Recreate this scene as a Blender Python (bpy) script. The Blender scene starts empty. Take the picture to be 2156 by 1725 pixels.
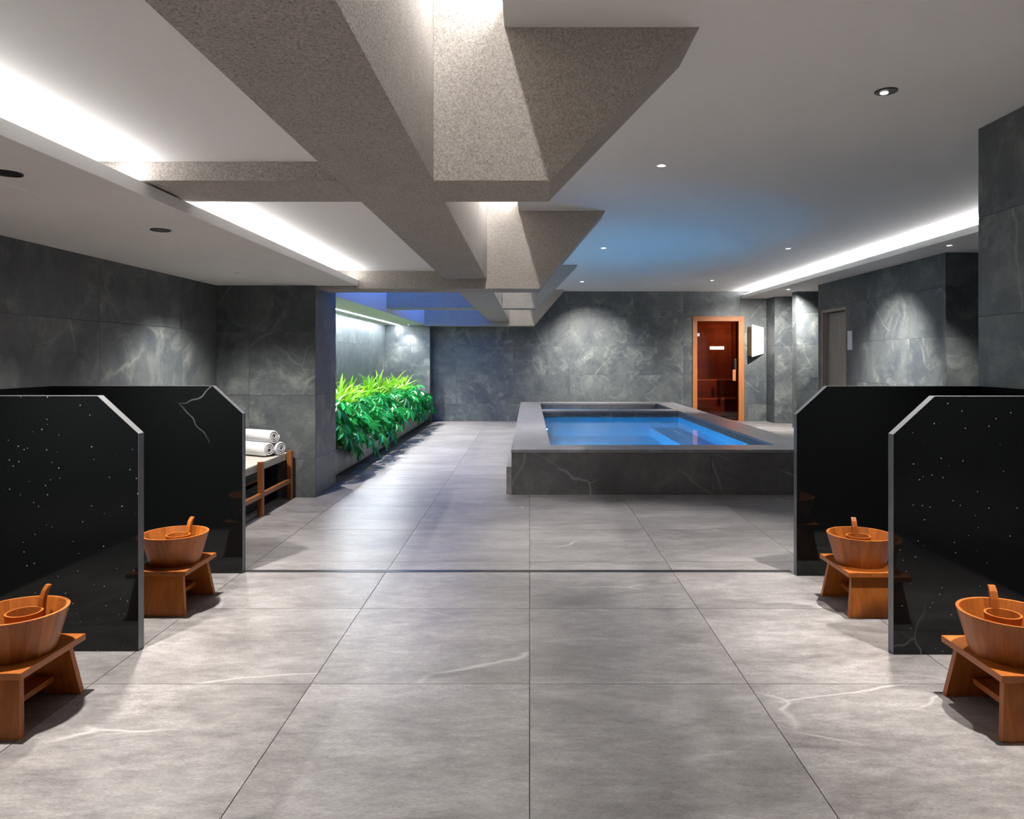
import bpy, bmesh, math, random
from mathutils import Vector, Matrix
R = math.radians
rnd = random.Random(7)
S = bpy.context.scene
C = S.collection

# ------------------------------------------------------------------ camera
cd = bpy.data.cameras.new('camera'); cam = bpy.data.objects.new('camera', cd); C.objects.link(cam)
cam.location = (0, 0, 1.4); cam.rotation_euler = (R(90), 0, 0)
cd.sensor_fit = 'HORIZONTAL'; cd.sensor_width = 36.0
cd.lens = 36.0 * 1531 / 2156
cd.shift_x = -37 / 2156; cd.shift_y = -107.5 / 2156
cd.clip_start = 0.05; cd.clip_end = 60
S.camera = cam
# ------------------------------------------------------------------ world and exposure
W = bpy.data.worlds.new('world'); S.world = W; W.use_nodes = True
W.node_tree.nodes['Background'].inputs[0].default_value = (0.02, 0.022, 0.025, 1)
W.node_tree.nodes['Background'].inputs[1].default_value = 1.0
S.view_settings.view_transform = 'Standard'; S.view_settings.look = 'None'
S.view_settings.gamma = 1.0; S.view_settings.use_curve_mapping = False
S.view_settings.exposure = 0.68
cy = S.cycles
cy.max_bounces = 6; cy.diffuse_bounces = 3; cy.glossy_bounces = 3; cy.transmission_bounces = 6; cy.transparent_max_bounces = 10
cy.adaptive_threshold = 0.1
cy.sample_clamp_indirect = 4.0; cy.caustics_reflective = False; cy.caustics_refractive = False
# strengths of the room's lamps and of the added ones
COVE = 17.0        # white strip in the left cove
COVE_R = 80.0      # white strip in the right cove
SLOT = 115.0        # white strips above the ceiling slot
NICHE = 125.0       # white strip over the planter
BLUE = 135.0         # blue strips in the far ceiling shafts
WASH = 215.0        # downlights over the washing places
DOWN = 190.0        # general downlights
POOL = 270.0        # lamps under water
NSPOT = 230.0      # added unseen spots along the niche line, for path and plants
WARM = (1.0, 0.96, 0.89)

# ------------------------------------------------------------------ node helpers
def mat(name):
    m = bpy.data.materials.new(name); m.use_nodes = True
    nt = m.node_tree; b = nt.nodes['Principled BSDF']
    return m, nt, b
def N(nt, t, **kw):
    n = nt.nodes.new(t)
    for k, v in kw.items():
        if k in n.inputs: n.inputs[k].default_value = v
        else: setattr(n, k, v)
    return n
def L(nt, a, b): nt.links.new(a, b)
def coords(nt, scale=(1, 1, 1), rand=True):
    tc = N(nt, 'ShaderNodeTexCoord'); mp = N(nt, 'ShaderNodeMapping')
    mp.inputs['Scale'].default_value = scale
    if rand:
        oi = N(nt, 'ShaderNodeObjectInfo')
        mu = N(nt, 'ShaderNodeVectorMath', operation='SCALE'); mu.inputs[0].default_value = (37.1, 23.7, 51.3)
        L(nt, oi.outputs['Random'], mu.inputs['Scale'])
        ad = N(nt, 'ShaderNodeVectorMath', operation='ADD')
        L(nt, tc.outputs['Object'], ad.inputs[0]); L(nt, mu.outputs[0], ad.inputs[1])
        L(nt, ad.outputs[0], mp.inputs['Vector'])
    else:
        L(nt, tc.outputs['Object'], mp.inputs['Vector'])
    return mp.outputs['Vector']
def noise(nt, vec, scale, detail=4, rough=.55, dist=0):
    n = N(nt, 'ShaderNodeTexNoise'); n.inputs['Scale'].default_value = scale; n.inputs['Detail'].default_value = detail
    n.inputs['Roughness'].default_value = rough; n.inputs['Distortion'].default_value = dist
    L(nt, vec, n.inputs['Vector']); return n.outputs['Fac']
def ramp(nt, fac, stops):
    r = N(nt, 'ShaderNodeValToRGB'); e = r.color_ramp.elements
    while len(e) < len(stops): e.new(.5)
    for x, (p, c) in zip(e, stops):
        x.position = p
        x.color = (c, c, c, 1) if isinstance(c, (int, float)) else (*c, 1)
    L(nt, fac, r.inputs['Fac']); return r.outputs['Color']
def mix(nt, fac, a, b, blend='MIX'):
    m = N(nt, 'ShaderNodeMix', data_type='RGBA', blend_type=blend)
    for i, v in ((0, fac), (6, a), (7, b)):
        if hasattr(v, 'links'): L(nt, v, m.inputs[i])
        else: m.inputs[i].default_value = v if i == 0 else (*v, 1)
    return m.outputs[2]
def math_(nt, op, a, b=0.0):
    m = N(nt, 'ShaderNodeMath', operation=op)
    for i, v in ((0, a), (1, b)):
        if hasattr(v, 'links'): L(nt, v, m.inputs[i])
        else: m.inputs[i].default_value = v
    return m.outputs[0]
def bump(nt, b, h, strength=.2, dist=.01):
    n = N(nt, 'ShaderNodeBump'); n.inputs['Strength'].default_value = strength; n.inputs['Distance'].default_value = dist
    L(nt, h, n.inputs['Height']); L(nt, n.outputs[0], b.inputs['Normal'])
def veins(nt, vec, scale, width, distort, cut):
    """thin broken mineral veins"""
    dn = N(nt, 'ShaderNodeTexNoise'); dn.inputs['Scale'].default_value = 2.2; dn.inputs['Detail'].default_value = 3
    L(nt, vec, dn.inputs['Vector'])
    sc = N(nt, 'ShaderNodeVectorMath', operation='SCALE'); sc.inputs['Scale'].default_value = distort
    L(nt, dn.outputs['Color'], sc.inputs[0])
    ad = N(nt, 'ShaderNodeVectorMath', operation='ADD'); L(nt, vec, ad.inputs[0]); L(nt, sc.outputs[0], ad.inputs[1])
    v = N(nt, 'ShaderNodeTexVoronoi', feature='DISTANCE_TO_EDGE'); v.inputs['Scale'].default_value = scale
    L(nt, ad.outputs[0], v.inputs['Vector'])
    line = ramp(nt, v.outputs['Distance'], [(0, 1), (width, 0)])
    msk = ramp(nt, noise(nt, vec, 1.1, 1.5, .6), [(cut, 0), (cut + .12, 1)])
    return mix(nt, 1.0, line, msk, 'MULTIPLY')

def stone(name, dark, light, vein, rough=.45, vscale=.9, vamt=.55, stretch=(1, 1, 1), vein_cut=.5, grain=.35, smear_amt=.6):
    m, nt, b = mat(name)
    v = coords(nt, stretch)
    c1 = noise(nt, v, 1.5, 5, .68, .5); c2 = noise(nt, v, 11, 4, .75); c3 = noise(nt, v, 90, 2, .7)
    base = mix(nt, ramp(nt, c1, [(.34, 0), (.66, 1)]), dark, light)
    base = mix(nt, grain, base, ramp(nt, c2, [(.25, .25), (.75, .8)]), 'OVERLAY')
    base = mix(nt, grain * .8, base, ramp(nt, c3, [(.3, .3), (.7, .7)]), 'OVERLAY')
    smear = ramp(nt, noise(nt, v, 2.3, 5, .72, .9), [(.52, 0), (.72, .5)])
    base = mix(nt, math_(nt, 'MULTIPLY', smear, smear_amt), base, vein)
    vv = veins(nt, v, vscale, .0065, .22, vein_cut)
    base = mix(nt, math_(nt, 'MULTIPLY', vv, vamt), base, vein)
    v2 = veins(nt, v, vscale * 2.3, .010, .30, vein_cut + .06)
    base = mix(nt, math_(nt, 'MULTIPLY', v2, vamt * .6), base, vein)
    L(nt, base, b.inputs['Base Color'])
    L(nt, ramp(nt, c2, [(.2, rough - .08), (.8, rough + .08)]), b.inputs['Roughness'])
    bump(nt, b, c3, .10, .003)
    return m
M = {}
M['wall'] = stone('dark_wall_stone', (.053, .062, .075), (.118, .130, .130), (.34, .36, .33), .45, .55, .40, (1, 1, 1), .50, .4, .9)
M['tile'] = stone('grey_floor_stone', (.175, .160, .158), (.298, .280, .278), (.50, .48, .48), .36, .42, .8, (.8, 2.0, 1), .55, .62, .35)
M['pool'] = stone('pool_stone', (.085, .082, .088), (.13, .126, .132), (.32, .31, .30), .40, .7, .7, (1, 1, 1), .46)
M['rim'] = stone('rim_stone', (.21, .205, .225), (.30, .29, .31), (.36, .35, .36), .36, .5, .2, (3, .8, 1))
def plain(name, col, rough=.5, metal=0, spec=.5, bumpy=0, var=.045):
    m, nt, b = mat(name)
    v = coords(nt)
    n = noise(nt, v, 14, 4)
    c = mix(nt, ramp(nt, n, [(.3, 0), (.7, 1)]), tuple(x * (1 - var) for x in col), tuple(min(1, x * (1 + var)) for x in col))
    L(nt, c, b.inputs['Base Color']); b.inputs['Roughness'].default_value = rough; b.inputs['Metallic'].default_value = metal
    b.inputs['Specular IOR Level'].default_value = spec
    if bumpy: bump(nt, b, noise(nt, v, 220, 3), bumpy, .003)
    return m
M['paint'] = plain('white_ceiling_paint', (.88, .875, .87), .8, 0, .2, 0, .004)
M['soffit'] = plain('soffit_paint', (.78, .76, .74), .8, 0, .2, 0, .004)
M['grout'] = plain('dark_grout', (.07, .07, .07), .9)
M['wgrout'] = plain('wall_grout', (.045, .046, .05), .9)
M['black'] = plain('black_metal', (.012, .012, .013), .35)
M['steel'] = plain('brushed_steel', (.55, .55, .56), .28, 1)
M['towel'] = plain('white_terry', (.82, .81, .83), .95, 0, .1, .5)
M['cushion'] = plain('grey_cushion_cloth', (.50, .48, .44), .9, 0, .2, .3)
M['white'] = plain('white_panel', (.85, .85, .85), .4)
M['gold'] = plain('ochre_side_panel', (.30, .22, .08), .5)
M['soil'] = plain('dark_soil', (.03, .022, .016), .95)
M['lining'] = plain('pool_lining', (.22, .55, .75), .35)
def granite():
    m, nt, b = mat('polished_black_granite')
    v = coords(nt)
    vo = N(nt, 'ShaderNodeTexVoronoi', feature='F1'); vo.inputs['Scale'].default_value = 26; L(nt, v, vo.inputs['Vector'])
    sp = ramp(nt, vo.outputs['Distance'], [(.05, 1), (.10, 0)])
    keep = ramp(nt, vo.outputs['Color'], [(.55, 0), (.75, 1)])
    sp = mix(nt, 1.0, sp, keep, 'MULTIPLY')
    vv = veins(nt, v, .9, .006, .5, .60)
    f = math_(nt, 'ADD', math_(nt, 'MULTIPLY', sp, .55), math_(nt, 'MULTIPLY', vv, .25))
    L(nt, mix(nt, f, (.0045, .005, .0055), (.35, .36, .38)), b.inputs['Base Color'])
    b.inputs['Roughness'].default_value = .06
    b.inputs['Specular IOR Level'].default_value = .4
    return m
M['granite'] = granite()
M['granite_edge'] = plain('honed_granite_edge', (.11, .112, .118), .3)
def concrete():
    m, nt, b = mat('speckled_plaster')
    v = coords(nt, rand=False)
    vo = N(nt, 'ShaderNodeTexVoronoi', feature='F1'); vo.inputs['Scale'].default_value = 58; L(nt, v, vo.inputs['Vector'])
    pit = ramp(nt, vo.outputs['Distance'], [(.10, 1), (.22, 0)])
    pit = mix(nt, 1.0, pit, ramp(nt, vo.outputs['Color'], [(.28, 0), (.5, 1)]), 'MULTIPLY')
    gr = noise(nt, v, 120, 2, .8); g2 = noise(nt, v, 5, 3)
    base = mix(nt, ramp(nt, gr, [(.3, 0), (.7, 1)]), (.255, .232, .212), (.51, .472, .44))
    base = mix(nt, .25, base, ramp(nt, g2, [(.3, .42), (.7, .58)]), 'OVERLAY')
    base = mix(nt, math_(nt, 'MULTIPLY', pit, .75), base, (.10, .085, .075))
    L(nt, base, b.inputs['Base Color']); b.inputs['Roughness'].default_value = .85; b.inputs['Specular IOR Level'].default_value = .2
    h = math_(nt, 'SUBTRACT', gr, pit); bump(nt, b, h, .5, .006)
    return m
M['concrete'] = concrete()
def wood(name, a, bcol, axis=2, rough=.42, spread=.35):
    m, nt, b = mat(name)
    sc = [26, 26, 26]; sc[axis] = 1.6
    v = coords(nt, tuple(sc))
    g = noise(nt, v, 1.0, 5, .6, .8)
    oi = N(nt, 'ShaderNodeObjectInfo')
    base = mix(nt, ramp(nt, g, [(.25, 0), (.75, 1)]), a, bcol)
    tone = ramp(nt, oi.outputs['Random'], [(0, 1 - spread), (1, 1.0)])
    base = mix(nt, 1.0, base, tone, 'MULTIPLY')
    L(nt, base, b.inputs['Base Color']); b.inputs['Roughness'].default_value = rough
    bump(nt, b, g, .05, .002)
    return m
M['wood_z'] = wood('cedar_upright', (.30, .075, .010), (.52, .155, .022), 2)
M['wood_y'] = wood('cedar_long', (.30, .075, .010), (.52, .155, .022), 1, .42, .2)
M['wood_x'] = wood('cedar_across', (.30, .075, .010), (.52, .155, .022), 0, .42, .2)
M['teak'] = wood('bench_teak', (.24, .075, .02), (.40, .14, .035), 2, .35, .15)
M['teak_y'] = wood('bench_teak_long', (.24, .075, .02), (.40, .14, .035), 1, .35, .15)
M['frame_z'] = wood('orange_frame_upright', (.38, .115, .028), (.52, .19, .05), 2, .5, .1)
M['frame_x'] = wood('orange_frame_across', (.38, .115, .028), (.52, .19, .05), 0, .5, .1)
M['sauna'] = wood('sauna_plank', (.22, .07, .022), (.40, .14, .045), 0, .55, .35)
M['sauna_edge'] = wood('sauna_edge', (.85, .68, .52), (.9, .76, .6), 0, .5, .1)
M['oak'] = wood('pale_oak', (.28, .235, .195), (.42, .36, .31), 2, .5, .1)
def leafm(name, a, bcol, rough, trans):
    m, nt, b = mat(name)
    oi = N(nt, 'ShaderNodeObjectInfo')
    L(nt, mix(nt, oi.outputs['Random'], a, bcol), b.inputs['Base Color'])
    b.inputs['Roughness'].default_value = rough
    b.inputs['Subsurface Weight'].default_value = 0
    t = N(nt, 'ShaderNodeBsdfTranslucent'); L(nt, b.inputs['Base Color'].links[0].from_socket, t.inputs['Color'])
    mx = N(nt, 'ShaderNodeMixShader'); mx.inputs[0].default_value = trans
    L(nt, b.outputs[0], mx.inputs[1]); L(nt, t.outputs[0], mx.inputs[2])
    L(nt, mx.outputs[0], nt.nodes['Material Output'].inputs['Surface'])
    return m
M['leaf'] = leafm('glossy_green_leaf', (.008, .15, .035), (.02, .33, .06), .30, .25)
M['blade'] = leafm('fresh_green_blade', (.10, .36, .01), (.26, .52, .02), .4, .35)
M['stem'] = plain('leaf_stem', (.10, .20, .04), .6)
def emit(name, col, s):
    m, nt, b = mat(name)
    b.inputs['Base Color'].default_value = (0, 0, 0, 1)
    b.inputs['Emission Color'].default_value = (*col, 1); b.inputs['Emission Strength'].default_value = s
    return m
M['led'] = emit('white_led', (1, .975, .95), COVE)
M['led_right'] = emit('white_right_led', (1, .97, .95), COVE_R)
M['led_slot'] = emit('white_slot_led', (1, .97, .94), SLOT)
M['led_niche'] = emit('cool_niche_led', (.84, .92, 1), NICHE)
M['led_blue'] = emit('blue_led', (.03, .20, 1), BLUE)
M['bulb'] = emit('downlight_lamp', (1, .96, .9), 9)
M['pool_lamp'] = emit('underwater_lamp', (.15, .6, 1), 4)
M['sauna_lamp'] = emit('sauna_lamp', (1, .7, .4), 7)
def water():
    m, nt, b = mat('pool_water'); nt.nodes.remove(b)
    v = coords(nt, rand=False)
    bp = N(nt, 'ShaderNodeBump'); bp.inputs['Strength'].default_value = .08; bp.inputs['Distance'].default_value = .01
    L(nt, noise(nt, v, 3.5, 3), bp.inputs['Height'])
    fr = N(nt, 'ShaderNodeFresnel'); fr.inputs['IOR'].default_value = 1.33; L(nt, bp.outputs[0], fr.inputs['Normal'])
    tr = N(nt, 'ShaderNodeBsdfTransparent'); tr.inputs[0].default_value = (.55, .85, 1, 1)
    rf = N(nt, 'ShaderNodeBsdfRefraction'); rf.inputs['Color'].default_value = (.55, .85, 1, 1); rf.inputs['IOR'].default_value = 1.33
    L(nt, bp.outputs[0], rf.inputs['Normal'])
    m1 = N(nt, 'ShaderNodeMixShader'); m1.inputs[0].default_value = .76; L(nt, tr.outputs[0], m1.inputs[1]); L(nt, rf.outputs[0], m1.inputs[2])
    gl = N(nt, 'ShaderNodeBsdfGlossy'); gl.inputs['Roughness'].default_value = .06; gl.inputs['Color'].default_value = (.9, .95, 1, 1)
    L(nt, bp.outputs[0], gl.inputs['Normal'])
    m2 = N(nt, 'ShaderNodeMixShader'); L(nt, math_(nt, 'MULTIPLY', fr.outputs[0], .75), m2.inputs[0])
    L(nt, m1.outputs[0], m2.inputs[1]); L(nt, gl.outputs[0], m2.inputs[2])
    L(nt, m2.outputs[0], nt.nodes['Material Output'].inputs['Surface'])
    return m
M['water'] = water()
def glass(name, tint, g=.08):
    m, nt, b = mat(name); nt.nodes.remove(b)
    tr = N(nt, 'ShaderNodeBsdfTransparent'); tr.inputs[0].default_value = (*tint, 1)
    gl = N(nt, 'ShaderNodeBsdfGlossy'); gl.inputs['Roughness'].default_value = .02
    lw = N(nt, 'ShaderNodeFresnel'); lw.inputs['IOR'].default_value = 1.5
    mx = N(nt, 'ShaderNodeMixShader'); L(nt, lw.outputs[0], mx.inputs[0]); L(nt, tr.outputs[0], mx.inputs[1]); L(nt, gl.outputs[0], mx.inputs[2])
    L(nt, mx.outputs[0], nt.nodes['Material Output'].inputs['Surface'])
    return m
M['sauna_glass'] = glass('bronze_glass', (.72, .46, .34))

# ------------------------------------------------------------------ mesh helpers
def bx(bm, x0, x1, y0, y1, z0, z1):
    v = [bm.verts.new((x, y, z)) for x in (x0, x1) for y in (y0, y1) for z in (z0, z1)]
    for f in ((0, 1, 3, 2), (4, 6, 7, 5), (0, 4, 5, 1), (2, 3, 7, 6), (0, 2, 6, 4), (1, 5, 7, 3)):
        bm.faces.new([v[i] for i in f])
def prism_xz(bm, pts, y0, y1):
    a = [bm.verts.new((x, y0, z)) for x, z in pts]; b = [bm.verts.new((x, y1, z)) for x, z in pts]
    bm.faces.new(a); bm.faces.new(b[::-1])
    for i in range(len(pts)):
        j = (i + 1) % len(pts); bm.faces.new((a[j], a[i], b[i], b[j]))
def prism_yz(bm, pts, x0, x1):
    a = [bm.verts.new((x0, y, z)) for y, z in pts]; b = [bm.verts.new((x1, y, z)) for y, z in pts]
    bm.faces.new(a); bm.faces.new(b[::-1])
    for i in range(len(pts)):
        j = (i + 1) % len(pts); bm.faces.new((a[j], a[i], b[i], b[j]))
def lathe(bm, prof, n=32, cx=0, cy=0):
    rings = []
    for r, z in prof:
        rings.append([bm.verts.new((cx + r * math.cos(2 * math.pi * k / n), cy + r * math.sin(2 * math.pi * k / n), z)) for k in range(n)])
    for a, b in zip(rings, rings[1:]):
        for k in range(n): bm.faces.new((a[k], a[(k + 1) % n], b[(k + 1) % n], b[k]))
    return rings
def disc(bm, r, z, n=24, cx=0, cy=0):
    bm.faces.new([bm.verts.new((cx + r * math.cos(2 * math.pi * k / n), cy + r * math.sin(2 * math.pi * k / n), z)) for k in range(n)])
def tube(bm, pts, r, n=8, cap=True):
    rings = []
    for i, p in enumerate(pts):
        p = Vector(p); d = (Vector(pts[min(i + 1, len(pts) - 1)]) - Vector(pts[max(i - 1, 0)])).normalized()
        a = d.orthogonal().normalized(); b = d.cross(a)
        rr = r[i] if isinstance(r, (list, tuple)) else r
        rings.append([bm.verts.new(p + rr * (math.cos(2 * math.pi * k / n) * a + math.sin(2 * math.pi * k / n) * b)) for k in range(n)])
    for a, b in zip(rings, rings[1:]):
        # keep ring order aligned
        off = min(range(n), key=lambda o: (a[0].co - b[o].co).length)
        for k in range(n): bm.faces.new((a[k], a[(k + 1) % n], b[(k + 1 + off) % n], b[(k + off) % n]))
    if cap: bm.faces.new(rings[0][::-1]); bm.faces.new(rings[-1])
def mesh(bm, name, m, smooth=False, bevel=0):
    if bevel: bmesh.ops.bevel(bm, geom=list(bm.edges), offset=bevel, segments=2, affect='EDGES', profile=.7)
    bmesh.ops.recalc_face_normals(bm, faces=bm.faces)
    me = bpy.data.meshes.new(name); bm.to_mesh(me); bm.free()
    if m: me.materials.append(m)
    if smooth:
        for p in me.polygons: p.use_smooth = True
        me.set_sharp_from_angle(angle=R(40))
    return me
def link(name, me, parent=None, loc=(0, 0, 0), rot=(0, 0, 0)):
    o = bpy.data.objects.new(name, me); C.objects.link(o); o.location = loc; o.rotation_euler = rot
    if parent: o.parent = parent
    return o
def obj(name, build, m, parent=None, smooth=False, bevel=0, loc=(0, 0, 0), rot=(0, 0, 0)):
    bm = bmesh.new(); build(bm)
    return link(name, mesh(bm, name, m, smooth, bevel), parent, loc, rot)
def boxes(*bs):
    def f(bm):
        for b in bs: bx(bm, *b)
    return f
def tag(o, label, cat=None, group=None, kind=None):
    o['label'] = label
    if cat: o['category'] = cat
    if group: o['group'] = group
    if kind: o['kind'] = kind
    return o
def thing(name, label, cat, loc=(0, 0, 0), rz=0, group=None):
    o = bpy.data.objects.new(name, None); o.empty_display_size = .1
    C.objects.link(o); o.location = loc; o.rotation_euler = (0, 0, rz)
    return tag(o, label, cat, group)
def struct(name, build, m, label, bevel=0):
    return tag(obj(name, build, m, bevel=bevel), label, name.split('_')[0], kind='structure')
def copy_tree(root, loc, rz, label):
    r = root.copy(); C.objects.link(r); r.location = loc; r.rotation_euler = (0, 0, rz); r['label'] = label
    for ch in list(root.children):
        c = ch.copy(); C.objects.link(c); c.parent = r
    return r

# ------------------------------------------------------------------ dimensions of the room
XL, XR, YB, YN = -3.153, 7.2, 16.24, -2.6
ZC, ZP, ZS, ZB, ZB2, ZT = 2.895, 2.287, 2.135, 2.203, 2.107, 3.4
T = .012
# ------------------------------------------------------------------ floor and its tiles
floor = struct('floor', boxes((XL - .3, XR, YN, 18.2, -.25, -.012)), M['grout'], 'grey stone tiled floor with thin dark joints')
TS, GAP = .9405, .0035
bm = bmesh.new(); h = TS / 2 - GAP / 2
bx(bm, -h, h, -h, h, -.011, 0)
tile_me = mesh(bm, 'floor_tile', M['tile'])
y = 3.128 - 6 * TS
while y < YB + .2:
    for i in range(-4, 8):
        cx, cyy = (i + .5) * TS, y + TS / 2
        if cx - h > XR or cx + h < XL or (cx + h > 5.3 and cyy + h < 4.6) or (cx > 3.6 and cyy < 4.4): continue
        if -.1 < cx - h and cx + h < 2.95 and 7.6 < cyy - h and cyy + h < 15.6: continue
        link('floor_tile', tile_me, floor, (cx, cyy, 0), (0, 0, rnd.choice((0, math.pi))))
    y += TS
tag(obj('slot_drain', boxes((-1.87, 1.72, 4.768, 4.798, -.01, .0015), (-1.87, 1.72, 4.760, 4.765, -.01, .0022), (-1.87, 1.72, 4.801, 4.806, -.01, .0022)), M['black']),
    'thin dark slot drain running across the floor between the rear partitions', 'drain')

# ------------------------------------------------------------------ wall cladding
def clad(wall, axis, plane, sgn, u0, u1, z0, z1, ju, jz, holes=()):
    """panels on a plane. axis 'x': plane x = const, u = y.  axis 'y': plane y = const, u = x.  sgn: outward direction"""
    us = [u0] + [u for u in ju if u0 + .02 < u < u1 - .02] + [u1]
    zs = [z0] + [z for z in jz if z0 + .02 < z < z1 - .02] + [z1]
    for a, b in zip(us, us[1:]):
        for c, d in zip(zs, zs[1:]):
            rects = [(a, b, c, d)]
            for (hu0, hu1, hz1) in holes:
                out = []
                for (a_, b_, c_, d_) in rects:
                    if hu0 >= b_ or hu1 <= a_ or c_ >= hz1: out.append((a_, b_, c_, d_)); continue
                    if a_ < hu0: out.append((a_, hu0, c_, d_))
                    if b_ > hu1: out.append((hu1, b_, c_, d_))
                    if d_ > hz1: out.append((max(a_, hu0), min(b_, hu1), hz1, d_))
                rects = out
            for (a_, b_, c_, d_) in rects:
                g = .0012; w, hh = (b_ - a_) / 2 - g, (d_ - c_) / 2 - g
                if w < .004 or hh < .004: continue
                bm = bmesh.new()
                if axis == 'x':
                    bx(bm, -T / 2, T / 2, -w, w, -hh, hh); loc = (plane - sgn * T / 2, (a_ + b_) / 2, (c_ + d_) / 2)
                else:
                    bx(bm, -w, w, -T / 2, T / 2, -hh, hh); loc = ((a_ + b_) / 2, plane - sgn * T / 2, (c_ + d_) / 2)
                link('stone_panel', mesh(bm, 'stone_panel', M['wall']), wall, loc)
JZ = [.387, 1.03, 1.672, 2.314]
JX = [2.17 + 1.27 * k for k in range(-5, 5)]
JY = [.25 + 1.27 * k for k in range(-3, 14)]
wl = struct('wall_left', boxes((XL - .3, XL - T, YN, YB, -.012, 3.5)), M['wgrout'], 'dark grey veined stone wall along the left side behind the planter')
clad(wl, 'x', XL, 1, YN, 15.9, 0, ZS, JY, JZ)
DO = (3.735, 4.672, 2.232)      # sauna door opening
wb = struct('wall_back', boxes((-2.18, DO[0], YB + T, YB + .25, -.012, 3.5), (DO[1], 5.6, YB + T, YB + .25, -.012, 3.5), (DO[0], DO[1], YB + T, YB + .25, DO[2], 3.5)),
            M['wgrout'], 'dark grey veined stone wall at the far end behind the pool')
clad(wb, 'y', YB, -1, -2.18, 5.29, 0, ZC, JX, JZ, holes=[DO])
wn = struct('wall_niche', boxes((XL - .3, -2.18 - T, 15.9 + T, YB + .25, -.012, 3.5)), M['wgrout'], 'stone wall closing the far end of the planter niche')
clad(wn, 'y', 15.9, -1, XL, -2.18, 0, ZS, [-2.6], JZ)
clad(wn, 'x', -2.18, 1, 15.9 + T, YB, 0, ZS, [], JZ)
wp = struct('wall_pillar', boxes((XL, -2.155 - T, 7.315 + T, 8.087 - T, -.012, ZS + .02)), M['wgrout'], 'dark stone pillar beside the bench and in front of the planter')
clad(wp, 'y', 7.315, -1, XL, -2.155, 0, ZS, [-2.82], JZ)
clad(wp, 'x', -2.155, 1, 7.315 + T, 8.087, 0, ZS, [], JZ)
clad(wp, 'y', 8.087, 1, XL, -2.155 - T, 0, ZS, [], JZ)
wr = struct('wall_right_near', boxes((2.923 + T, XR + .3, YN, 4.737 - T, -.012, 3.5)), M['wgrout'], 'tall grey veined stone wall at the right edge behind the front partitions')
clad(wr, 'x', 2.923, -1, YN, 4.737, 0, ZC, [1.9, 3.2, 4.02], JZ)
clad(wr, 'y', 4.737, 1, 2.923 + T, XR, 0, ZC, [4.2, 5.4, 6.6], JZ)
DR = (12.02, 13.03, 2.256)
wm = struct('wall_right_middle', boxes((5.36, XR, 9.15 + T, 13.19 - T, -.012, 2.9), (5.235 + T, 5.36, 9.15 + T, DR[0], -.012, 2.9), (5.235 + T, 5.36, DR[1], 13.19 - T, -.012, 2.9), (5.235 + T, 5.36, DR[0], DR[1], DR[2], 2.9)),
            M['wgrout'], 'spotlit veined stone wall with the pale wooden door beyond the right partitions')
clad(wm, 'x', 5.235, -1, 9.15, 13.19, 0, 2.734, [10.02, 11.3], JZ, holes=[DR])
clad(wm, 'y', 9.15, -1, 5.235 + T, XR, 0, 2.734, [6.1, 7], JZ)
clad(wm, 'y', 13.19, 1, 5.235 + T, XR, 0, 2.734, [6.1], JZ)
ws = struct('wall_right_stub', boxes((5.315 + T, XR, 14.48 + T, 14.72 - T, -.012, 2.9)), M['wgrout'], 'narrow stone wall end standing between the two right recesses')
clad(ws, 'y', 14.48, -1, 5.315, XR, 0, 2.734, [6.2], JZ)
clad(ws, 'x', 5.315, -1, 14.48 + T, 14.72, 0, 2.734, [], JZ)
wc = struct('wall_right_corner', boxes((5.29 + T, XR, 15.7 + T, YB + .25, -.012, 2.9)), M['wgrout'], 'projecting stone corner right of the sauna door and the white sign')
clad(wc, 'y', 15.7, -1, 5.29, XR, 0, 2.734, [6.2], JZ)
clad(wc, 'x', 5.29, -1, 15.7 + T, YB, 0, 2.734, [], JZ)
struct('wall_right_outer', boxes((XR, XR + .2, 4.7, YB + .25, -.012, 3.5)), M['wall'], 'stone wall closing the right recesses')
struct('wall_near', boxes((XL - .3, XR, YN - .2, YN, -.012, 3.5)), M['wall'], 'stone wall behind the viewpoint')

# ------------------------------------------------------------------ ceilings
struct('ceiling', boxes((-.1135, XR, YN, YB, ZC, ZC + .1)), M['paint'], 'smooth white main ceiling above the pool and the right side')
struct('ceiling_upper', boxes((XL - .3, XR, YN, YB, ZT, ZT + .1)), M['paint'], 'high white slab above the ceiling slots')
struct('ceiling_left', boxes((XL, -.863, YN, 3.278, ZP, ZP + .05), (XL, -.863, 3.722, 7.36, ZP, ZP + .05)), M['paint'], 'white recessed ceiling panels on the left lit by the cove')
struct('ceiling_soffit_left', boxes((XL, -1.743, YN, 7.36, ZS, ZS + .055), (XL, -2.06, YN, 7.36, ZS + .055, ZP), (XL, -2.28, 7.36, 8.2, ZS, ZT)), M['soffit'],
       'lowered beige soffit along the left wall above the washing places')
struct('trim_2', boxes((-1.7428, -1.735, YN, 7.355, ZS - .001, ZS + .056)), M['paint'], 'white fascia edge of the left cove')
struct('trim_1', boxes((-2.206, -2.198, YN, 7.3, ZS - .002, ZS)), M['white'], 'thin pale joint line along the left soffit')
struct('ceiling_soffit_niche', boxes((XL, -2.28, 8.2, 15.9, ZS - .003, ZT)), M['soffit'], 'lowered soffit over the planter niche')
struct('ceiling_soffit_right', boxes((4.72, XR, 4.75, YB, 2.734, 2.812), (5.08, XR, 4.75, YB, 2.812, ZC)), M['soffit'], 'lowered soffit along the right side below the cove light')
YBM = [(-.9, -.455, ZB), (3.28, 3.725, ZB), (7.36, 7.805, ZB2), (11.59, 12.05, ZB), (15.76, YB, ZB2)]
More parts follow.
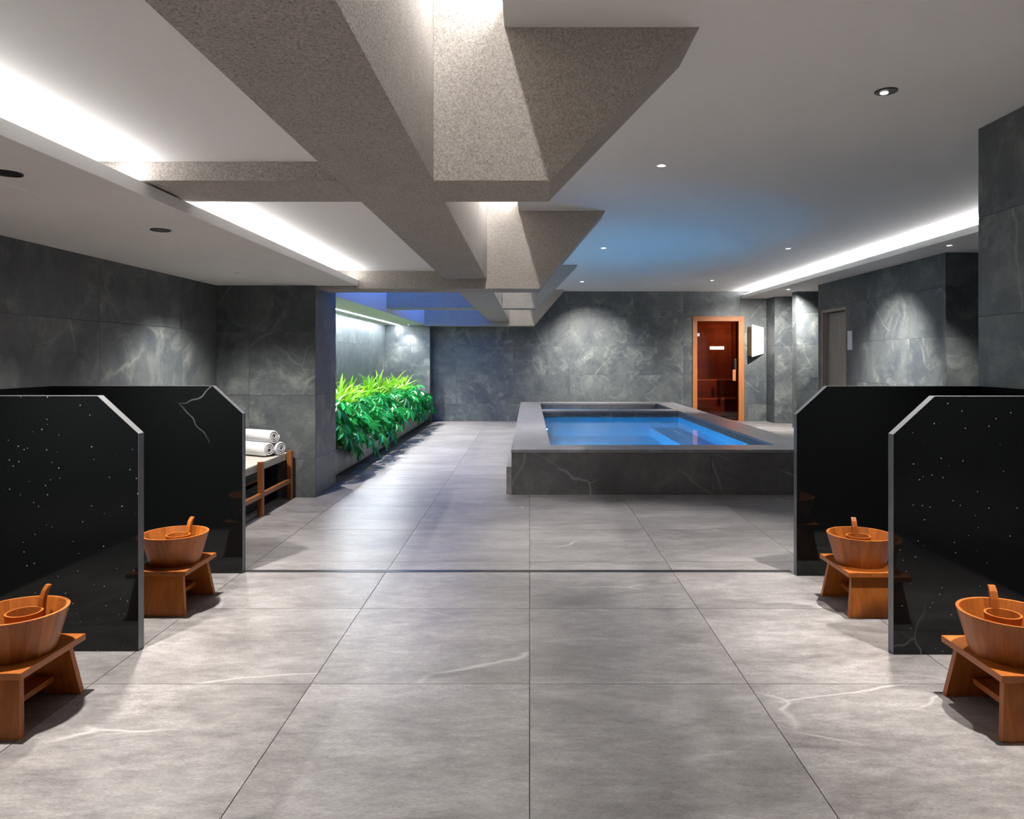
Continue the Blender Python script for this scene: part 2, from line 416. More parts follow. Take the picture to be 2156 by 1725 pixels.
def cross_beam(i):
    y0, y1, zb = YBM[i]
    def f(bm):
        prism_xz(bm, [(-.4335, zb), (.096, zb), (.767, ZC), (.79, ZC + .03), (-.02, ZC + .03), (-.02, ZT), (-.4335, ZT)], y0, y1)
        if zb < ZB: bx(bm, -.8645, -.4335, y0, y1, zb, ZB)
        xl = -1.76 if i < 2 else -2.06 if i == 2 else -2.28
        if i == 4:
            bx(bm, xl, -.8645, y0, y1, zb, ZT)
        elif i == 2:
            bx(bm, xl, -.8645, y0, y1, zb, ZT); bx(bm, -2.28, -2.06, y0 + .02, y1, zb, ZT)
        else:
            bx(bm, xl if i == 3 else -2.06, -.8645, y0, y1, zb, ZP if i < 2 else ZT)
    return f
NB = ['behind the viewpoint', 'nearest in view', 'second in view above the pillar', 'third in view over the pool', 'against the far wall']
for i in range(5):
    struct('ceiling_beam_cross', cross_beam(i), M['concrete'], 'speckled plaster cross beam with sloping right end, ' + NB[i])
struct('ceiling_beam_long', boxes((-.863, -.435, YN, 15.76, ZB, ZT)), M['concrete'], 'wide speckled plaster beam running the length of the ceiling')
# light strips
def strip(label, m, *b):
    return tag(obj('light_strip', boxes(*b), m), label, 'light strip')
strip('white light strip in the left cove, near bay', M['led'], (-1.80, -1.76, YN + .2, 3.26, ZS + .057, ZS + .066))
strip('white light strip in the left cove, second bay before the pillar', M['led'], (-1.80, -1.76, 3.75, 7.3, ZS + .057, ZS + .066))
strip('long white light strip in the right cove towards the sauna door', M['led_right'], (4.745, 4.785, 4.9, 16.1, 2.814, 2.822))
for i, (a, b, w) in enumerate([(-.4, 3.25, 'nearest'), (3.75, 7.33, 'second'), (7.83, 11.56, 'third'), (12.08, 15.73, 'farthest')]):
    strip(f'white light strip hidden above the {w} ceiling slot beside the long beam', M['led_slot'], (-.108, -.07, a, b, ZC + .102, ZC + .114), (-.262, -.246, a, b, ZT - .012, ZT - .002))
ns = strip('cool white light line in the niche soffit above the plants', M['led_niche'], (-2.885, -2.845, 8.12, 15.86, ZS - .006, ZS - .0031))
for k in range(6):  # added spots without fixtures, brightening the plants and the path
    ld = bpy.data.lights.new('niche_spot', 'SPOT'); ld.energy = NSPOT; ld.color = (1, .97, .90); ld.spot_size = R(80); ld.spot_blend = .8; ld.shadow_soft_size = .03
    lo = bpy.data.objects.new('lamp_light', ld); C.objects.link(lo); lo.parent = ns; lo.location = (-2.80, 8.9 + k * 1.25, ZS - .04)
    lo.rotation_euler = Vector((1.45, 0, -2.1)).to_track_quat('-Z', 'Y').to_euler()
for (a, b, w) in [(8.0, 11.4, 'nearer'), (12.2, 15.6, 'farther')]:
    o = strip(f'blue light strip high in the {w} blue ceiling shaft', M['led_blue'], (-.90, -.868, a, b, 2.90, 2.95))
    obj('housing', boxes((-.955, -.8635, a - .01, b + .01, 2.885, 2.895), (-.955, -.945, a - .01, b + .01, 2.895, 2.915)), M['black'], o)  # added unseen shield that keeps direct blue light off the floor

# ------------------------------------------------------------------ downlights
def downlight(label, loc, power, aim=None, size=70, blend=.6, col=WARM, r=.055, lit=True, black=True, lens=.6, group='recessed downlights'):
    t = thing('downlight', label, 'downlight', loc, 0, group)
    def ring(bm):
        lathe(bm, [(r * .82, -.001), (r * .86, -.006), (r, -.005), (r * 1.02, 0)], 28)
    obj('trim_ring', ring, M['black'] if black else M['white'], t, True)
    obj('reflector', lambda bm: disc(bm, r * .84, -.002), M['black'] if black else M['white'], t)
    if lit:
        def lamp(bm): lathe(bm, [(r * lens, -.0022), (r * lens * .9, -.005), (.0005, -.006)], 20)
        obj('lamp_lens', lamp, M['bulb'], t, True, loc=(0, r * (.8 - lens) * .9, 0))
    ld = bpy.data.lights.new('downlight_lamp', 'SPOT'); ld.energy = power; ld.color = col; ld.spot_size = R(size); ld.spot_blend = blend
    ld.shadow_soft_size = .035
    lo = bpy.data.objects.new('lamp_light', ld); C.objects.link(lo); lo.parent = t; lo.location = (0, 0, -.03)
    if aim:
        d = Vector(aim) - Vector(loc) - Vector((0, 0, -.03))
        lo.rotation_euler = d.to_track_quat('-Z', 'Y').to_euler()
    return t
downlight('black recessed downlight in the left soffit at the picture edge', (-2.07, 2.88, ZS), WASH, size=116, blend=1, lit=False)
downlight('black recessed downlight in the left soffit above the rear bucket', (-2.107, 4.152, ZS), WASH, size=116, blend=1, lit=False)
downlight('small downlight in the left soffit above the bench', (-2.5, 6.25, ZS), WASH * .62, size=128, blend=.8, r=.03, lit=False, black=False)
downlight('large black recessed downlight in the white ceiling above the right rear bucket', (1.994, 4.065, ZC), WASH * 1.8, size=66, blend=1, r=.06, lens=.36)
downlight('recessed downlight above the right front bucket, just over the picture edge', (1.994, 2.84, ZC), WASH * 1.8, size=66, blend=1, r=.06, lens=.36)
downlight('white downlight in the main ceiling nearest the first sloping beam', (1.02, 5.62, ZC), DOWN, size=60, r=.04, black=False)
downlight('faint downlight in the blue-tinted ceiling beside the second sloping beam', (1.0, 9.82, ZC), DOWN * .6, size=60, r=.045, black=False)
downlight('small downlight near the right cove above the pool', (3.51, 9.87, ZC), DOWN * 4.0, aim=(5.235, 10.4, .95), size=64, blend=1, r=.04, black=False)
downlight('far downlight above the back of the pool beside the last beam', (1.02, 14.13, ZC), DOWN * 3.0, aim=(1.42, 16.24, .95), size=70, blend=1, r=.045, black=False)
downlight('far downlight in the main ceiling left of the sauna door', (3.49, 13.9, ZC), DOWN, size=75, r=.04, black=False)
downlight('nearer downlight in the right soffit beside the right wall', (4.94, 8.55, 2.734), DOWN * .9, size=80, r=.04, black=False)
downlight('far downlight in the right soffit above the bright floor', (4.98, 13.99, 2.734), DOWN * 2.3, aim=(5.08, 15.6, .6), size=112, blend=.8, r=.045, black=False)
downlight('far downlight in the niche soffit shining on the end wall', (-2.62, 15.72, ZS - .003), DOWN * .35, size=95, r=.03, black=False)

for k, (x, yy, z, p) in enumerate([(1.02, .9, ZC, DOWN * 2), (1.994, .35, ZC, WASH * 3), (-2.07, .35, ZS, WASH * 2), (1.02, -1.0, ZC, DOWN * 3)]):  # added unseen lamps, their bounce brightens the near ceiling
    downlight(['downlight of the central ceiling row just out of view', 'downlight of the right washing row out of view',
               'downlight of the left washing row out of view', 'last downlight of the central ceiling row out of view'][k], (x, yy, z), p, size=58 if z > 2.5 else 70, blend=1)
# ------------------------------------------------------------------ black partitions
def partition(label, xe, xw, y0, y1, sg):
    """xe: free edge, xw: wall side"""
    t = thing('partition', label, 'partition', (xe, y0, 0), 0, 'black polished partitions')
    w = xw - xe; s = 1 if w > 0 else -1; d = y1 - y0
    pts = [(0, .0), (0, 1.04), (s * .195, 1.22), (w, 1.22), (w, .0)]
    o = obj('slab', lambda bm: prism_xz(bm, pts, 0, d), M['granite'], t)
    def edge(bm):
        e = .0015
        q = [(-s * e, .0), (-s * e, 1.0405), (s * .1945, 1.22 + e), (w, 1.22 + e), (w, 1.2195), (s * .195, 1.2195), (s * .0005, 1.04), (s * .0005, 0)]
        prism_xz(bm, q, .001, d - .001)
    e = obj('edge_face', edge, M['granite_edge'], t); e['label'] = 'lighter honed edge'
    return t
partition('front left black stone partition with a bright bevelled corner', -1.87, -3.106, 3.474, 3.524, 1)
partition('rear left black stone partition beside the towel bench', -1.87, -3.106, 4.735, 4.785, 1)
partition('front right black stone partition at the picture edge', 1.72, 2.90, 3.435, 3.485, 1)
partition('rear right black stone partition in front of the pool corner', 1.72, 2.90, 4.68, 4.73, 1)
tag(obj('backing_panel', boxes((XL + .0005, -3.107, -1.5, 4.785, 0, 1.22)), M['granite']), 'low black stone panel on the left wall behind the partitions', 'panel')
tag(obj('backing_panel', boxes((2.901, 2.9225, -1.5, 4.73, 0, 1.22)), M['granite']), 'low black stone panel on the right wall behind the partitions', 'panel')

# ------------------------------------------------------------------ stools, buckets, dippers
def stool_parts(t):
    w, l, hz = .15, .195, .245
    obj('seat_board', boxes((-w, w, -l, l, hz - .026, hz)), M['wood_y'], t, bevel=.003)
    for s in (-1, 1):
        def leg(bm):
            zt = hz - .0265
            yo_b, yo_t = s * .195, s * .157
            th = s * .026
            v = []
            for (z, yo, ww) in ((0, yo_b, .146), (zt, yo_t, .117)):
                v.append([bm.verts.new((x, yy, z)) for x, yy in ((-ww, yo), (ww, yo), (ww, yo - th), (-ww, yo - th))])
            bm.faces.new(v[0]); bm.faces.new(v[1])
            for k in range(4): bm.faces.new((v[0][k], v[0][(k + 1) % 4], v[1][(k + 1) % 4], v[1][k]))
        obj('end_leg', leg, M['wood_z'], t, bevel=.002)
    obj('stretcher', boxes((-.045, .045, -.150, .150, .062, .086)), M['wood_y'], t, bevel=.002)
    obj('apron', boxes((-.014, .014, -.126, .126, .150, .2185)), M['wood_y'], t)
NST = 20
def stave_mesh():
    bm = bmesh.new(); a = math.pi / NST * .992; n = 3
    prof = [(.131, 0), (.1775, .165), (.1645, .165), (.1225, .012), (.1185, 0)]
    cols = []
    for k in range(n + 1):
        th = -a + 2 * a * k / n
        cols.append([bm.verts.new((r * math.cos(th), r * math.sin(th), z)) for r, z in prof])
    for p, q in zip(cols, cols[1:]):
        for j in range(len(prof)): bm.faces.new((p[j], q[j], q[(j + 1) % len(prof)], p[(j + 1) % len(prof)]))
    bm.faces.new(cols[0]); bm.faces.new(cols[-1][::-1])
    return mesh(bm, 'stave', M['wood_z'])
STAVE = stave_mesh()
def bucket_parts(t):
    for k in range(NST): link('stave', STAVE, t, (0, 0, 0), (0, 0, 2 * math.pi * k / NST))
    def bot(bm): lathe(bm, [(.001, .006), (.118, .006), (.121, .016), (.001, .016)], 28)
    obj('base_board', bot, M['wood_y'], t)
def dipper_parts(t):
    def cup(bm): lathe(bm, [(.001, 0), (.052, 0), (.066, .126), (.0580, .126), (.046, .008), (.001, .008)], 28)
    obj('cup', cup, M['wood_z'], t, True)
    def handle(bm):
        prev = None
        path = [(.050, .05), (.055, .10), (.059, .13), (.064, .16), (.074, .19), (.088, .210)]
        for i, (yy, z) in enumerate(path):
            th = .020 - .0015 * i; w = .0185 - .0010 * i
            ring = [bm.verts.new((x, yy + dy, z)) for x, dy in ((-w, 0), (w, 0), (w, th), (-w, th))]
            if prev:
                for k in range(4): bm.faces.new((prev[k], prev[(k + 1) % 4], ring[(k + 1) % 4], ring[k]))
            else: bm.faces.new(ring)
            prev = ring
        bm.faces.new(prev)
    obj('handle', handle, M['wood_z'], t, bevel=.003)
spots = [(-2.015, 2.86, 'front left'), (-2.015, 4.135, 'rear left'), (1.868, 2.84, 'front right'), (1.868, 4.11, 'rear right')]
st0 = bk0 = dp0 = None
WHERE = {'front left': 'at the left picture edge before the front left partition', 'rear left': 'between the two left partitions',
         'front right': 'at the right picture edge before the front right partition', 'rear right': 'between the two right partitions'}
for (x, yy, w) in spots:
    la, lb, lc = (f'low wooden stool {WHERE[w]}', f'round wooden bucket on the stool {WHERE[w]}', f'wooden dipper standing in the bucket {WHERE[w]}')
    rzd = R(-28) if x < 0 else R(-8)
    if st0 is None:
        st0 = thing('wash_stool', la, 'stool', (x, yy, 0), 0, 'low wooden washing stools'); stool_parts(st0)
        bk0 = thing('wooden_bucket', lb, 'bucket', (x, yy, .2455), 0, 'round wooden buckets'); bucket_parts(bk0)
        dp0 = thing('wooden_dipper', lc, 'dipper', (x - .005, yy + .045, .2620), rzd, 'wooden dippers'); dipper_parts(dp0)
    else:
        copy_tree(st0, (x, yy, 0), 0, la); copy_tree(bk0, (x, yy, .2455), R(rnd.uniform(0, 18)), lb)
        copy_tree(dp0, (x - .005 if x < 0 else x + .01, yy + .045, .2620), rzd, lc)

# ------------------------------------------------------------------ bench with towels
bn = thing('bench', 'wooden bench with grey padded seat against the pillar', 'bench', (-2.62, 6.4, 0))
obj('seat_cushion', boxes((-.235, .205, -1.1, .88, .392, .462)), M['cushion'], bn, bevel=.012)
for yy in (-.85, .06, .845):
    for xx in (-.245, .232):
        obj('leg', boxes((xx - .024, xx + .024, yy - .024, yy + .024, 0, .482)), M['teak'], bn, bevel=.006)
for xx in (-.245, .232):
    for a, b in ((-.826, .036), (.084, .821)):
        obj('side_rail', boxes((xx - .018, xx + .018, a, b, .165, .205)), M['teak_y'], bn, bevel=.004)
o = obj('base_panel', boxes((-.20, .09, -1.1, .9, 0, .384)), M['granite'], bn); o['label'] = 'black stone base under the seat'
def roll(bm):
    turns, r0, r1, th = 2.6, .010, .064, .0085; n = 64; Lh = .40
    inn, out = [], []
    for k in range(n + 1):
        f = k / n; a = 2 * math.pi * turns * f; r = r0 + (r1 - r0 - .004) * f
        inn.append((r * math.cos(a), r * math.sin(a))); out.append(((r + th + .004 * f) * math.cos(a), (r + th + .004 * f) * math.sin(a)))
    ends = []
    for xx, sc in ((0, .93), (-.012, 1.0), (-Lh + .012, 1.0), (-Lh, .93)):
        ends.append(([bm.verts.new((xx, sc * y_, sc * z_)) for y_, z_ in inn], [bm.verts.new((xx, sc * y_, sc * z_)) for y_, z_ in out]))
    for (i0, o0), (i1, o1) in zip(ends, ends[1:]):
        for k in range(n):
            bm.faces.new((o0[k], o0[k + 1], o1[k + 1], o1[k])); bm.faces.new((i0[k], i1[k], i1[k + 1], i0[k + 1]))
        bm.faces.new((i0[n], i1[n], o1[n], o0[n])); bm.faces.new((i0[0], o0[0], o1[0], i1[0]))
    for i_, o_ in (ends[0], ends[-1]):
        for k in range(n): bm.faces.new((i_[k], i_[k + 1], o_[k + 1], o_[k]))
bm = bmesh.new(); roll(bm); TW = mesh(bm, 'rolled_towel', M['towel'], True)
az = R(-30)
for (x, yy, z, ro, lab) in [(-2.475, 6.92, .462 + .070, .3, 'white rolled towel at the lower left of the stack on the bench'),
                            (-2.405, 7.042, .462 + .070, 1.6, 'white rolled towel at the lower right of the stack on the bench'),
                            (-2.452, 6.985, .462 + .070 + .119, 2.6, 'white rolled towel lying on top of the two others')]:
    o = link('rolled_towel', TW, None, (x, yy, z)); o.rotation_euler = (Matrix.Rotation(az, 4, 'Z') @ Matrix.Rotation(ro, 4, 'X')).to_euler()
    tag(o, lab, 'towel', 'rolled white towels')

# ------------------------------------------------------------------ planter and plants
pl = thing('planter', 'long dark stone planter box along the left niche', 'planter', (-2.2, 8.09, 0))
LP = 15.89 - 8.09
ys = [k * .6 for k in range(13)] + [LP]
for a, b in zip(ys, ys[1:]):
    obj('front_panel', boxes((-.03, 0, a + .003, b - .003, .075, .345)), M['pool'], pl)
obj('toe_kick', boxes((-.12, -.09, 0, LP, 0, .075)), M['black'], pl)
obj('bottom_board', boxes((-.94, -.031, 0, LP, .06, .085)), M['pool'], pl)
o = obj('soil', boxes((-.94, -.035, .005, LP - .005, .0855, .30)), M['soil'], pl); o['kind'] = 'stuff'
def palm_leaf(lobes, rad, droop):
    bm = bmesh.new(); c = bm.verts.new((0, 0, 0))
    for i in range(lobes):
        th = R(-105 + 210 * i / (lobes - 1)); r = rad * (1 - .28 * abs(i - (lobes - 1) / 2) / ((lobes - 1) / 2)); w = r * .17
        d = Vector((math.cos(th), math.sin(th), 0)); q = Vector((-d.y, d.x, 0))
        P = lambda f, s, z: bm.verts.new(d * r * f + q * w * s + Vector((0, 0, z - droop * r * f * f)))
        a1, b1, m1 = P(.38, .75, .006), P(.38, -.75, .006), P(.38, 0, -.010)
        a2, b2, m2 = P(.68, 1.0, .004), P(.68, -1.0, .004), P(.68, 0, -.012)
        tp = P(1, 0, 0)
        for f in ((c, b1, m1), (c, m1, a1), (m1, b1, b2, m2), (a1, m1, m2, a2), (m2, b2, tp), (a2, m2, tp)): bm.faces.new(f)
    return mesh(bm, 'leaf', M['leaf'], True)
def blade_leaf(length, width, bend):
    bm = bmesh.new(); n = 5; prev = None
    for k in range(n + 1):
        f = k / n; w = width * (math.sin(math.pi * (.12 + .88 * f)) ** .8 if k < n else 0)
        x = bend * f * f * length; z = length * (f - .25 * bend * f * f)
        if k == n: row = [bm.verts.new((x, 0, z))]
        else: row = [bm.verts.new((x - .006, -w, z)), bm.verts.new((x, 0, z)), bm.verts.new((x - .006, w, z))]
        if prev:
            if k == n: bm.faces.new((prev[0], prev[1], row[0])); bm.faces.new((prev[1], prev[2], row[0]))
            else:
                bm.faces.new((prev[0], prev[1], row[1], row[0])); bm.faces.new((prev[1], prev[2], row[2], row[1]))
        prev = row
    return mesh(bm, 'leaf', M['blade'], True)
PALM = [palm_leaf(7, .19, .35), palm_leaf(7, .23, .5), palm_leaf(5, .17, .25)]
BLADE = [blade_leaf(.50, .020, .35), blade_leaf(.58, .026, .6), blade_leaf(.42, .022, .15)]
ORD = ['nearest the pillar', 'second from the pillar', 'third from the pillar', 'fourth from the pillar', 'fifth from the pillar', 'sixth from the pillar',
       'seventh from the pillar', 'eighth from the pillar', 'ninth from the pillar', 'tenth from the pillar', 'last before the end wall']
NF = 10
for i in range(NF):
    px, py = -2.50 + rnd.uniform(-.05, .05), 8.55 + i * .74
    t = thing('leafy_shrub', 'broad-leaved dark green shrub overhanging the planter, ' + (ORD[i] if i < NF - 1 else ORD[-1]), 'plant', (px, py, .301), 0, 'broad-leaved shrubs in the planter')
    stems = bmesh.new()
    for k in range(38):
        # leaves sit on a dome that leans over the planter's edge
        th = rnd.uniform(-math.pi, math.pi); rr = math.sqrt(rnd.random()) * .42
        dx, dy = rr * math.cos(th) * .88 + .12, rr * math.sin(th) * 1.05
        zz = .50 - .9 * max(0, rr - .08) * rnd.uniform(.5, 1.05) + rnd.uniform(-.12, .08) - .42 * max(0, dx - .2)
        zz = max(zz, .07 if dx > .2 else .10)
        if dx > .36: zz = max(.02, zz - .06)
        if py + dy < 8.36 or py + dy > 15.6: continue
        yaw = math.atan2(dy, dx - .02) + rnd.uniform(-.5, .5)
        tilt = .15 + rr * 1.3 + rnd.uniform(-.15, .35)
        m = Matrix.Rotation(yaw, 4, 'Z') @ Matrix.Rotation(tilt, 4, 'Y') @ Matrix.Rotation(rnd.uniform(-.35, .35), 4, 'X')
        o = link('leaf', PALM[rnd.randrange(3)], t, (dx, dy, zz)); o.rotation_euler = m.to_euler(); s = rnd.uniform(.75, 1.15); o.scale = (s, s, s)
        tube(stems, [(rnd.uniform(-.03, .03), rnd.uniform(-.03, .03), -.01), (dx * .45, dy * .45, zz * .62 + .05), (dx, dy, zz)], [.006, .0045, .003], 4, False)
    link('stem', mesh(stems, 'stem', M['stem']), t)
NBK = 11
for i in range(NBK):
    px, py = -2.84 + rnd.uniform(-.04, .04), 8.75 + i * .66
    t = thing('spiky_plant', 'upright yellow-green spiky plant at the back of the planter, ' + ORD[i], 'plant', (px, py, .301), 0, 'spiky plants at the back of the planter')
    stems = bmesh.new()
    for c in range(6):
        cx, cyy = rnd.uniform(-.12, .24), rnd.uniform(-.33, .33); zc = rnd.uniform(.22, .46)
        tube(stems, [(cx * .5, cyy * .5, -.01), (cx * .8, cyy * .8, zc * .5), (cx, cyy, zc)], [.008, .006, .005], 5, False)
        for k in range(9):
            th = rnd.uniform(0, 2 * math.pi); tilt = rnd.uniform(.05, .75)
            m = Matrix.Rotation(th, 4, 'Z') @ Matrix.Rotation(tilt, 4, 'Y')
            s = rnd.uniform(.7, 1.05); tip = m @ Vector((.2, 0, .5)) * s
            if px + cx + tip.x < XL + .13 or py + cyy + tip.y > 15.8 or py + cyy + tip.y < 8.2: continue
            o = link('leaf', BLADE[rnd.randrange(3)], t, (cx, cyy, zc - .02 + .01 * k)); o.rotation_euler = m.to_euler(); o.scale = (s, s, s)
    link('stem', mesh(stems, 'stem', M['stem']), t)

# ------------------------------------------------------------------ pool
PX0, PX1, PY0, PY1, PH, RW = -.185, 3.07, 7.47, 15.68, .463, .41
po = thing('pool', 'raised dark stone soaking pool with wide flat rim', 'pool', ((PX0 + PX1) / 2, PY0, 0))
ox, oy = (PX0 + PX1) / 2, PY0
def pb(*b): return boxes(*[(x0 - ox, x1 - ox, y0 - oy, y1 - oy, z0, z1) for (x0, x1, y0, y1, z0, z1) in b])
zt = PH - .03
obj('front_panel', pb((PX0, PX0 + 2.05, PY0, PY0 + .03, 0, zt)), M['pool'], po)
obj('front_panel', pb((PX0 + 2.052, PX1, PY0, PY0 + .03, 0, zt)), M['pool'], po)
for a, b in ((PY0 + .0305, 9.5), (9.502, 11.55), (11.552, 13.6), (13.602, PY1)):
    obj('side_panel', pb((PX0, PX0 + .03, a, b, 0, zt)), M['pool'], po)
    obj('side_panel', pb((PX1 - .03, PX1, a, b, 0, zt)), M['pool'], po)
obj('back_panel', pb((PX0 + .0305, PX1 - .0305, PY1 - .03, PY1, 0, zt)), M['pool'], po)
# rim slabs
RZ = (zt + .0005, PH)
obj('rim_slab', pb((PX0 - .004, 1.4, PY0 - .004, PY0 + RW, *RZ)), M['rim'], po, bevel=.002)
obj('rim_slab', pb((1.402, PX1 + .004, PY0 - .004, PY0 + RW, *RZ)), M['rim'], po, bevel=.002)
for a, b in ((PY0 + RW + .002, 9.9), (9.902, 11.95), (11.952, 13.9), (13.902, PY1 + .004)):
    obj('rim_slab', pb((PX0 - .004, PX0 + RW, a, b, *RZ)), M['rim'], po, bevel=.002)
    obj('rim_slab', pb((PX1 - RW, PX1 + .004, a, b, *RZ)), M['rim'], po, bevel=.002)
obj('rim_slab', pb((PX0 + RW + .002, PX1 - RW - .002, 15.27, PY1 + .004, *RZ)), M['rim'], po, bevel=.002)
obj('rim_slab', pb((PX0 + RW + .002, PX1 - RW - .002, 12.98, 13.45, *RZ)), M['rim'], po, bevel=.002)
IX0, IX1, IY0, IY1 = PX0 + RW, PX1 - RW, PY0 + RW, 12.98
WZ = .357
dk = M['pool']
for (a, b) in ((IY0, IY1), (13.45, 15.27)):
    obj('inner_wall', pb((IX0 - .04, IX0, a, b, WZ - .02, zt), (IX1, IX1 + .04, a, b, WZ - .02, zt), (IX0 - .04, IX1 + .04, b, b + .04, WZ - .02, zt), (IX0 - .04, IX1 + .04, a - .04, a, WZ - .02, zt)), dk, po)
    obj('lining', pb((IX0 - .04, IX0, a, b, 0, WZ - .0205), (IX1, IX1 + .04, a, b, 0, WZ - .0205), (IX0 - .04, IX1 + .04, b, b + .04, 0, WZ - .0205), (IX0 - .04, IX1 + .04, a - .04, a, 0, WZ - .0205), (IX0, IX1, a, b, -.010, .012)), M['lining'], po)
obj('underwater_seat', pb((2.15, IX1 - .001, IY0 + .002, IY1 - .002, .0125, .17)), M['lining'], po)
obj('side_ledge', pb((PX0 - .055, PX0 - .0005, PY0 + .02, 9.2, 0, .283)), M['tile'], po)
wt = tag(obj('pool_water', boxes((IX0 + .0005, IX1 - .0005, IY0 + .0005, IY1 - .0005, WZ - .0005, WZ)), M['water']), 'glowing blue water filling the main pool basin', 'water', kind='stuff')
tag(obj('pool_water', boxes((IX0 + .0005, IX1 - .0005, 13.4505, 15.2695, WZ - .0005, WZ)), M['water']), 'dark water in the small basin at the far end of the pool', 'water', kind='stuff')
def pool_lamp(label, x, yy, z, sx, power, up=.35):
    t = thing('underwater_light', label, 'light', (x, yy, z))
    def ring(bm): lathe(bm, [(.05, 0), (.05, .012), (.066, .010), (.07, 0)], 24)
    ry = R(90) * sx
    obj('bezel', ring, M['steel'], t, True, rot=(0, ry, 0))
    obj('lens', lambda bm: lathe(bm, [(.05, .006), (.03, .012), (.0005, .014)], 20), M['pool_lamp'], t, True, rot=(0, ry, 0))
    ld = bpy.data.lights.new('underwater_lamp', 'AREA'); ld.shape = 'DISK'; ld.size = .10; ld.energy = power; ld.color = (.16, .66, 1)
    lo = bpy.data.objects.new('lamp_light', ld); C.objects.link(lo); lo.parent = t; lo.location = (sx * .03, 0, 0)
    lo.rotation_euler = Vector((sx, 0, up)).to_track_quat('-Z', 'Y').to_euler()
pool_lamp('round underwater lamp on the left pool wall, nearer', IX0, 8.9, .20, 1, POOL)
pool_lamp('round underwater lamp on the left pool wall, farther', IX0, 10.9, .20, 1, POOL)
pool_lamp('round underwater lamp on the left wall of the small far basin', IX0, 14.4, .20, 1, POOL * .15)

# ------------------------------------------------------------------ sauna door and sauna
d1 = thing('door_1', 'glazed sauna door in an orange wooden frame on the far wall', 'door', (4.2035, YB, 0)); d1['kind'] = 'structure'
obj('jamb', boxes((-.562, -.462, -.022, .12, 0, 2.2315)), M['frame_z'], d1, bevel=.003)
obj('jamb', boxes((.462, .582, -.022, .12, 0, 2.2315)), M['frame_z'], d1, bevel=.003)
obj('head', boxes((-.562, .582, -.022, .12, 2.232, 2.342)), M['frame_x'], d1, bevel=.003)
gl = obj('glass_leaf', boxes((-.458, .458, .04, .05, .012, 2.225)), M['sauna_glass'], d1)
for z in (1.93, .10): obj('hinge', boxes((-.4615, -.40, .022, .0395, z - .035, z + .035)), M['steel'], gl, bevel=.004)
obj('sign_plate', boxes((-.17, .15, .030, .0395, 1.60, 1.67)), M['white'], gl)
obj('latch_plate', boxes((.375, .42, .012, .0395, 1.14, 1.39)), M['black'], gl, bevel=.004)
obj('handle', boxes((.335, .405, .002, .0395, .90, 1.15)), M['frame_z'], gl, bevel=.006)
obj('threshold', boxes((-.461, .461, .0, .1, 0, .011)), M['frame_x'], d1)
struct('wall_sauna', boxes((3.3, 3.38, YB + .26, 18.1, -.012, 2.5), (5.02, 5.1, YB + .26, 18.1, -.012, 2.5), (3.3, 5.1, 18.1, 18.18, -.012, 2.5), (3.3, 5.1, YB + .26, 18.18, 2.42, 2.5)), M['sauna'], 'wooden sauna walls and ceiling behind the glass door')
sp = thing('plank_lining', 'horizontal wooden planks lining the sauna behind the glass', 'planks', (4.2, 18.1, 0))
for k in range(19):
    z = .02 + k * .125
    obj('plank', boxes((-.80, .80, -.022, -.002, z, z + .119)), M['sauna'], sp)
def sbench(label, y0, y1, z):
    t = thing('sauna_bench', label, 'bench', (4.2, y0, 0))
    n = max(3, round((y1 - y0) / .12)); w = (y1 - y0 - .03) / n
    obj('front_edge', boxes((-.80, .80, 0, .028, z - .03, z)), M['sauna_edge'], t)
    for k in range(n): obj('slat', boxes((-.80, .80, .032 + k * w, .032 + (k + 1) * w - .012, z - .028, z)), M['sauna'], t)
    for k in range(int((z - .05) / .125)): obj('front_board', boxes((-.80, .80, .01, .026, z - .155 - k * .125, z - .036 - k * .125)), M['sauna'], t)
sbench('lower wooden sauna bench behind the glass door', 17.0, 17.45, .47)
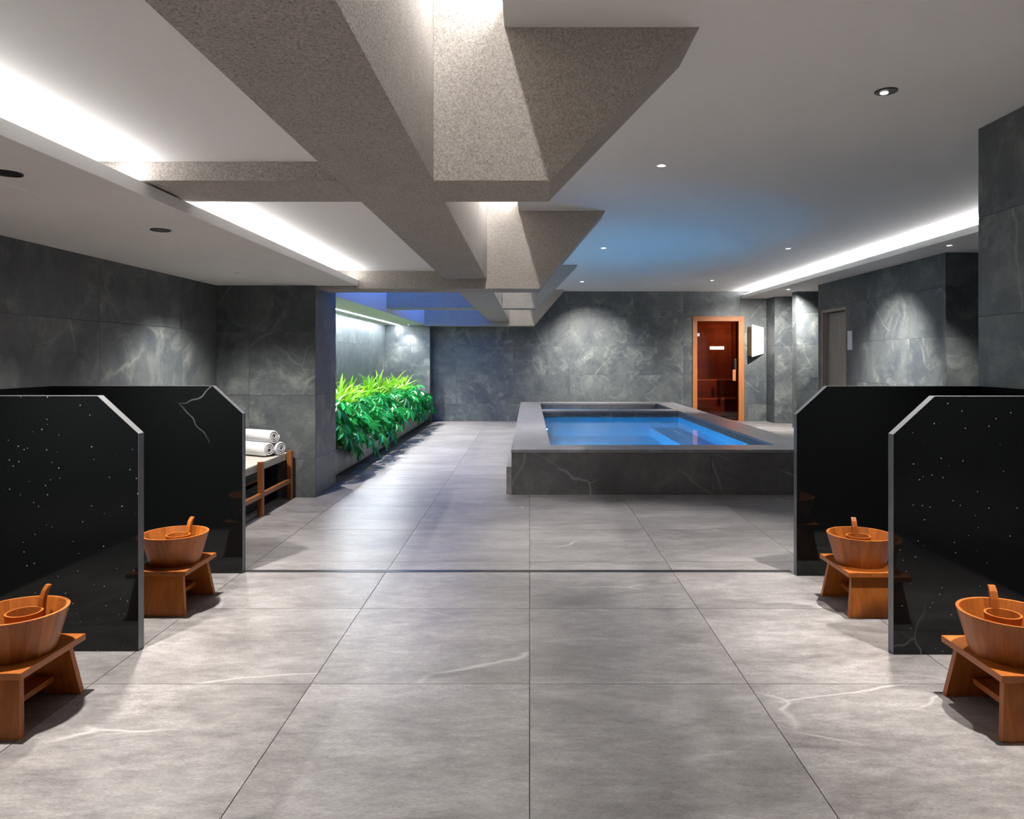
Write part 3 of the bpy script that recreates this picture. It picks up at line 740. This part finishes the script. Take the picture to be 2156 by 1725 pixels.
sbench('upper wooden sauna bench behind the glass door', 17.455, 18.07, .90)
sl = thing('sauna_lamp', 'small glowing lamp on the right wall inside the sauna', 'lamp', (4.985, 17.3, 1.95))
obj('lamp_body', boxes((-.05, .03, -.07, .07, -.1, .1)), M['sauna_lamp'], sl, bevel=.01)
ld = bpy.data.lights.new('sauna_bulb', 'POINT'); ld.energy = 12; ld.color = (1, .6, .32); ld.shadow_soft_size = .08
lo = bpy.data.objects.new('lamp_light', ld); C.objects.link(lo); lo.parent = sl; lo.location = (-.15, 0, 0)

# pale oak door in the right wall
d2 = thing('door_2', 'pale wooden door recessed in the spotlit right wall', 'door', (5.235, 12.525, 0)); d2['kind'] = 'structure'
obj('leaf', boxes((.10, .122, -.462, .462, .006, 2.2)), M['oak'], d2)
for s in (-1, 1): obj('jamb', boxes((-.004, .123, min(s * .463, s * .504), max(s * .463, s * .504), 0, 2.215)), M['oak'], d2)
obj('head', boxes((-.004, .123, -.504, .504, 2.2155, 2.255)), M['oak'], d2)
# signs
sg = thing('wall_sign', 'angled white sign with ochre side on the wall right of the sauna door', 'sign', (4.88, YB, 1.4))
def face(bm):
    a = [(0, -.28, .03), (0, -.28, .75), (.34, -.03, .69), (.34, -.03, .11)]
    n = Vector((.25, .34, 0)).normalized() * .012
    v = [bm.verts.new(p) for p in a]; w = [bm.verts.new(Vector(p) + n) for p in a]
    bm.faces.new(v); bm.faces.new(w[::-1])
    for k in range(4): bm.faces.new((v[k], v[(k + 1) % 4], w[(k + 1) % 4], w[k]))
obj('face', face, M['white'], sg)
obj('side', boxes((-.006, .0, -.275, -.001, .06, .70)), M['gold'], sg)
obj('print_line', lambda bm: bm.faces.new([bm.verts.new(p) for p in ((.10, -.2085, .555), (.22, -.1203, .555), (.22, -.1203, .563), (.10, -.2085, .563))]), M['steel'], sg)
tag(obj('wall_plaque', boxes((5.222, 5.2345, 11.78, 11.95, 1.54, 1.85)), M['white'], bevel=.002), 'small white plaque on the right wall beside the pale wooden door', 'plaque')
